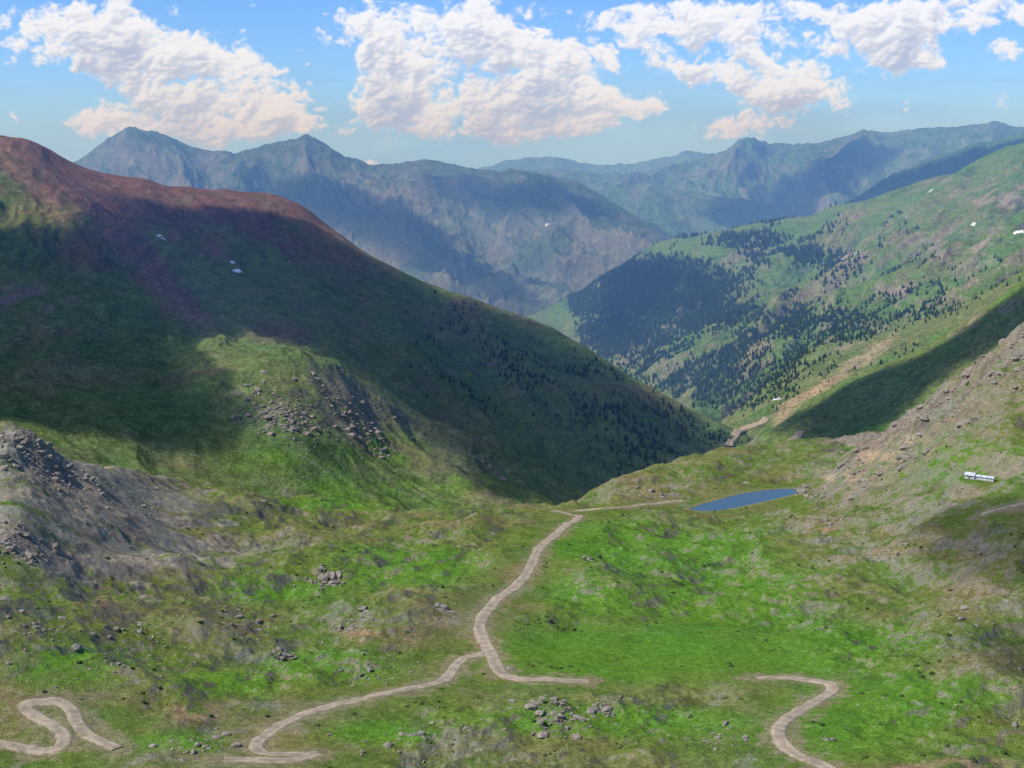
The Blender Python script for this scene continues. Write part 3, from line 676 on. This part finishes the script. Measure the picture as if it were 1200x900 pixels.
# ---- cumulus bank backdrop, ~26 km out (2-D billow noise, light and shade baked into its colour)
CL=[(40,18,75,28,1.),(110,52,60,36,1.1),(180,66,80,48,1.15),(250,88,80,44,1.15),(325,118,70,36,1.1),(130,136,80,22,1.1),(220,140,95,22,1.1),(310,152,70,12,.9),(12,138,14,10,.8),
 (475,50,58,52,1.15),(560,48,80,54,1.2),(600,100,95,48,1.2),(500,125,80,32,1.15),(640,130,85,28,1.1),(450,95,50,38,1.),(560,150,95,14,1.),
 (735,24,65,20,1.05),(820,22,85,26,1.1),(920,24,85,30,1.15),(1010,52,85,36,1.2),(1100,20,85,30,1.1),(1184,62,26,10,.9),(1180,10,55,20,1.),(800,78,60,15,.9),(880,92,55,32,1.15),(940,106,46,24,1.05),(850,148,62,18,1.),(766,128,30,18,1.),(702,146,28,18,1.),(688,64,44,18,.9),(1070,74,50,14,.8),(-150,60,150,50,1),(1400,60,150,40,1),(1340,120,60,20,1),(-400,90,120,40,1),(1650,90,120,40,1),
 (200,-80,200,50,1),(700,-110,260,60,1),(1150,-90,160,50,1)]
ca=np.concatenate([np.linspace(-.9,-.42,120,endpoint=False),np.linspace(-.42,.42,1500),np.linspace(.42,.9,121)[1:]])
ctt=np.concatenate([np.linspace(-.06,.0,20,endpoint=False),np.linspace(.0,.13,410),np.linspace(.13,.34,90)[1:]])
CA,CTT=np.meshgrid(ca,ctt,indexing='ij');U,Vp=px(CA,np.ones_like(CA),CTT)
wx=18*fbm(U/60,Vp/60,5,900,.6);wy=15*fbm(U/60+9,Vp/60,5,905,.6);Uw=U+wx;Vw=Vp+wy
acc=np.zeros_like(U)
for (cu,cv_,ru,rv,wt) in CL: acc+=wt*np.exp(-1.0*(((Uw-cu)/ru)**2+((Vw-cv_)/rv)**2))
acc=np.minimum(acc,1.2)
bl=billow(Uw/60,Vw/46,3,910,.5);blf=billow(Uw/13,Vw/11,4,915,.55);mac=fbm(Uw/95,Vw/70,3,920)
d=acc-.68+.95*mac+1.5*(bl-.24)+.6*(blf-.25)+.3*fbm(U/14,Vp/11,5,930,.65)
alpha=ss(-.06,.40,d)
hgt=52*np.sqrt(np.clip(d,0,2)+.03)+70*bl+5*blf+14*mac
dU=np.gradient(U,axis=0);dV=np.gradient(Vp,axis=1)
hx=np.gradient(hgt,axis=0)/dU;hv=np.gradient(hgt,axis=1)/dV
L=np.array([-.50,-.66,.56]);sh=(-hx*L[0]-hv*L[1]+L[2])/np.sqrt(1+hx**2+hv**2)
od=np.zeros_like(d);run=np.zeros(d.shape[0])
dens_=np.clip(d,0,1)
for j in range(d.shape[1]-1,-1,-1):
    run=run*math.exp(-abs(dV[0,j])/36)+dens_[:,j]*abs(dV[0,j])/36; od[:,j]=run
occ=np.exp(-2.1*np.maximum(od-.20,0))
light=np.clip(.20+.55*np.clip(sh,0,1)*(.35+.65*occ)+.50*occ,0,1)
for _ in range(4):
    light[1:-1]=(light[:-2]+2*light[1:-1]+light[2:])/4;light[:,1:-1]=(light[:,:-2]+2*light[:,1:-1]+light[:,2:])/4
light=np.maximum(light,.9*(1-alpha))
lo=np.array([.30,.39,.64]);hi=np.array([.98,1.03,1.14])
col=lo+(hi-lo)*ss(.08,.92,light)[...,None]
alpha=alpha*.98*ss(.33,.25,CTT)*ss(.9,.7,np.abs(CA))
veil=.8*ss(.08,.0,CTT)+.30*ss(.2,.6,fbm(U/220,Vp/40,4,950)+.3)*ss(.12,.05,CTT)
veil=np.clip(veil,0,.92)
vc=np.array([.33,.62,1.12])
ac=alpha+veil*(1-alpha);col=(col*alpha[...,None]+vc*(veil*(1-alpha))[...,None])/np.maximum(ac,1e-3)[...,None]
Rr=26500/np.sqrt(1+CA**2)
ob=mesh_from('sky',np.stack([CA*Rr,Rr,CTT*Rr],-1).reshape(-1,3),gridfaces(*CA.shape));setcol(ob,col,ac)
mSk=bpy.data.materials.new('cumulus_sky');mSk.use_nodes=True;t=NT(mSk.node_tree);t.n.remove(t.n['Principled BSDF'])
at_=t.new('ShaderNodeAttribute',attribute_name='Col');em=t.new('ShaderNodeEmission');tr=t.new('ShaderNodeBsdfTransparent');mx=t.new('ShaderNodeMixShader')
t.l.new(at_.outputs['Color'],em.inputs[0]);t.l.new(at_.outputs['Alpha'],mx.inputs[0]);t.l.new(tr.outputs[0],mx.inputs[1]);t.l.new(em.outputs[0],mx.inputs[2]);t.l.new(mx.outputs[0],t.n['Material Output'].inputs[0])
mSk.cycles.emission_sampling='NONE'
ob.data.materials.append(mSk)
# ===================== added clouds out of view, outlined to cast the shadow patches =====================
mC=bpy.data.materials.new('shadow_cloud');mC.use_nodes=True;t=NT(mC.node_tree);t.n.remove(t.n['Principled BSDF'])
df=t.new('ShaderNodeBsdfDiffuse');df.inputs[0].default_value=(.85,.85,.87,1);tr=t.new('ShaderNodeBsdfTransparent');mx=t.new('ShaderNodeMixShader')
at_=t.new('ShaderNodeAttribute',attribute_name='Col')
t.l.new(at_.outputs['Alpha'],mx.inputs[0]);t.l.new(tr.outputs[0],mx.inputs[1]);t.l.new(df.outputs[0],mx.inputs[2]);t.l.new(mx.outputs[0],t.n['Material Output'].inputs[0])
def shadow_cloud(poly,alt,res,soft,thick,amax,seed,fl=None,nzs=1.):
    pts=[hit(u_,v_,fl) for u_,v_ in poly];pts=np.array([p for p in pts if p is not None])
    k=(alt-pts[:,2])/S.z;Cp=np.stack([pts[:,0]+S.x*k,pts[:,1]+S.y*k],1)
    xs=np.arange(Cp[:,0].min()-soft*2,Cp[:,0].max()+soft*2,res);ys=np.arange(Cp[:,1].min()-soft*2,Cp[:,1].max()+soft*2,res)
    gx,gy=np.meshgrid(xs,ys,indexing='ij')
    sd=pdist(gx,gy,Cp,True)*np.where(inside(gx,gy,Cp),1,-1)
    sd=sd+soft*(.2+nzs*(1.3*fbm(gx/soft/2.2,gy/soft/2.2,4,seed)))
    th=np.clip(sd/soft,0,1);al=amax*ss(0,1,th)
    top_=alt+thick*np.sqrt(th)*(.5+1.2*billow(gx/thick/1.5,gy/thick/1.5,4,seed+7));bot=alt-.12*thick*np.sqrt(th)
    Fq=gridfaces(*gx.shape);keep=(th.ravel()[Fq]>0).any(1);Fq=Fq[keep];n=gx.size
    V=np.concatenate([np.stack([gx,gy,top_],-1).reshape(-1,3),np.stack([gx,gy,bot],-1).reshape(-1,3)])
    Fa=np.concatenate([Fq,(Fq+n)[:,::-1]])
    us=np.unique(Fa);re=np.full(2*n,-1);re[us]=np.arange(len(us));V=V[us];Fa=re[Fa]
    ob=mesh_from('shadow_cloud',V,Fa);setcol(ob,np.ones((len(V),3)),np.concatenate([al.ravel(),al.ravel()])[us]);ob.data.materials.append(mC)
shadow_cloud([(-300,300),(-60,285),(60,262),(120,222),(250,240),(350,255),(430,302),(520,344),(640,387),(760,460),(850,520),(800,545),(740,575),(700,592),(640,598),(590,590),(540,560),(510,530),(465,515),(480,485),(450,460),(400,430),(330,402),(260,392),(215,400),(225,425),(265,455),(282,500),(288,535),(260,545),(150,525),(-50,500),(-300,500)],900,12,46,70,.70,1,[M],.5)
shadow_cloud([(965,545),(1010,520),(1060,480),(1130,430),(1230,390),(1500,300),(1500,240),(1230,322),(1130,385),(1080,415),(1000,446),(940,478),(900,505),(930,520)],800,12,36,50,.72,2,[R],.4)
shadow_cloud([(1050,615),(1130,590),(1260,590),(1260,700),(1150,690),(1080,660)],600,5,28,20,.36,3,[G])
shadow_cloud([(1120,750),(1260,720),(1260,810),(1150,800)],600,5,22,15,.34,4,[G])
shadow_cloud([(100,205),(200,210),(300,195),(430,225),(480,250),(600,330),(640,362),(560,350),(430,290),(380,262),(300,225)],1900,50,150,200,.8,5,[A],.6)
shadow_cloud([(900,215),(960,185),(1060,175),(1000,215),(960,240),(900,262),(840,268),(820,250)],2300,50,150,200,.78,6,[B],.6)
shadow_cloud([(480,205),(560,215),(680,225),(720,262),(660,262),(600,250),(520,240)],2200,50,150,200,.7,8,[A],.7)
shadow_cloud([(620,362),(700,330),(760,300),(800,300),(790,340),(740,400),(690,400)],1500,30,90,120,.6,7,[R])
shadow_cloud([(950,262),(1000,233),(1060,202),(1100,187),(1150,170),(1260,155),(1260,200),(1100,225),(1000,250)],1900,40,110,150,.8,9,[B],.5)
# ===================== haze volume =====================
V=np.array([[x_,y_,z_] for z_ in (-1500,470) for y_ in (1300,15500) for x_ in (-16000,16000)],float)
Fc=np.array([[0,2,3,1],[4,5,7,6],[0,1,5,4],[2,6,7,3],[0,4,6,2],[1,3,7,5]])
hz=mesh_from('haze',V,Fc,4,False);mh=bpy.data.materials.new('haze');mh.use_nodes=True;n=mh.node_tree
n.nodes.remove(n.nodes['Principled BSDF']);vs=n.nodes.new('ShaderNodeVolumeScatter');vs.inputs['Color'].default_value=(.22,.48,1,1);vs.inputs['Density'].default_value=1.35e-4;vs.inputs['Anisotropy'].default_value=.0
n.links.new(vs.outputs[0],n.nodes['Material Output'].inputs['Volume']);hz.data.materials.append(mh)
# ===================== camera =====================
cam=bpy.data.cameras.new('camera');co=bpy.data.objects.new('camera',cam);bpy.context.collection.objects.link(co)
cam.sensor_width=36;cam.lens=F/1200*36;cam.clip_start=1;cam.clip_end=60000
co.rotation_euler=(math.pi/2-TH,0,0);bpy.context.scene.camera=co
sc=bpy.context.scene;sc.view_settings.view_transform='Standard';sc.view_settings.look='None';sc.view_settings.exposure=0
print('done',time.time()-T0)
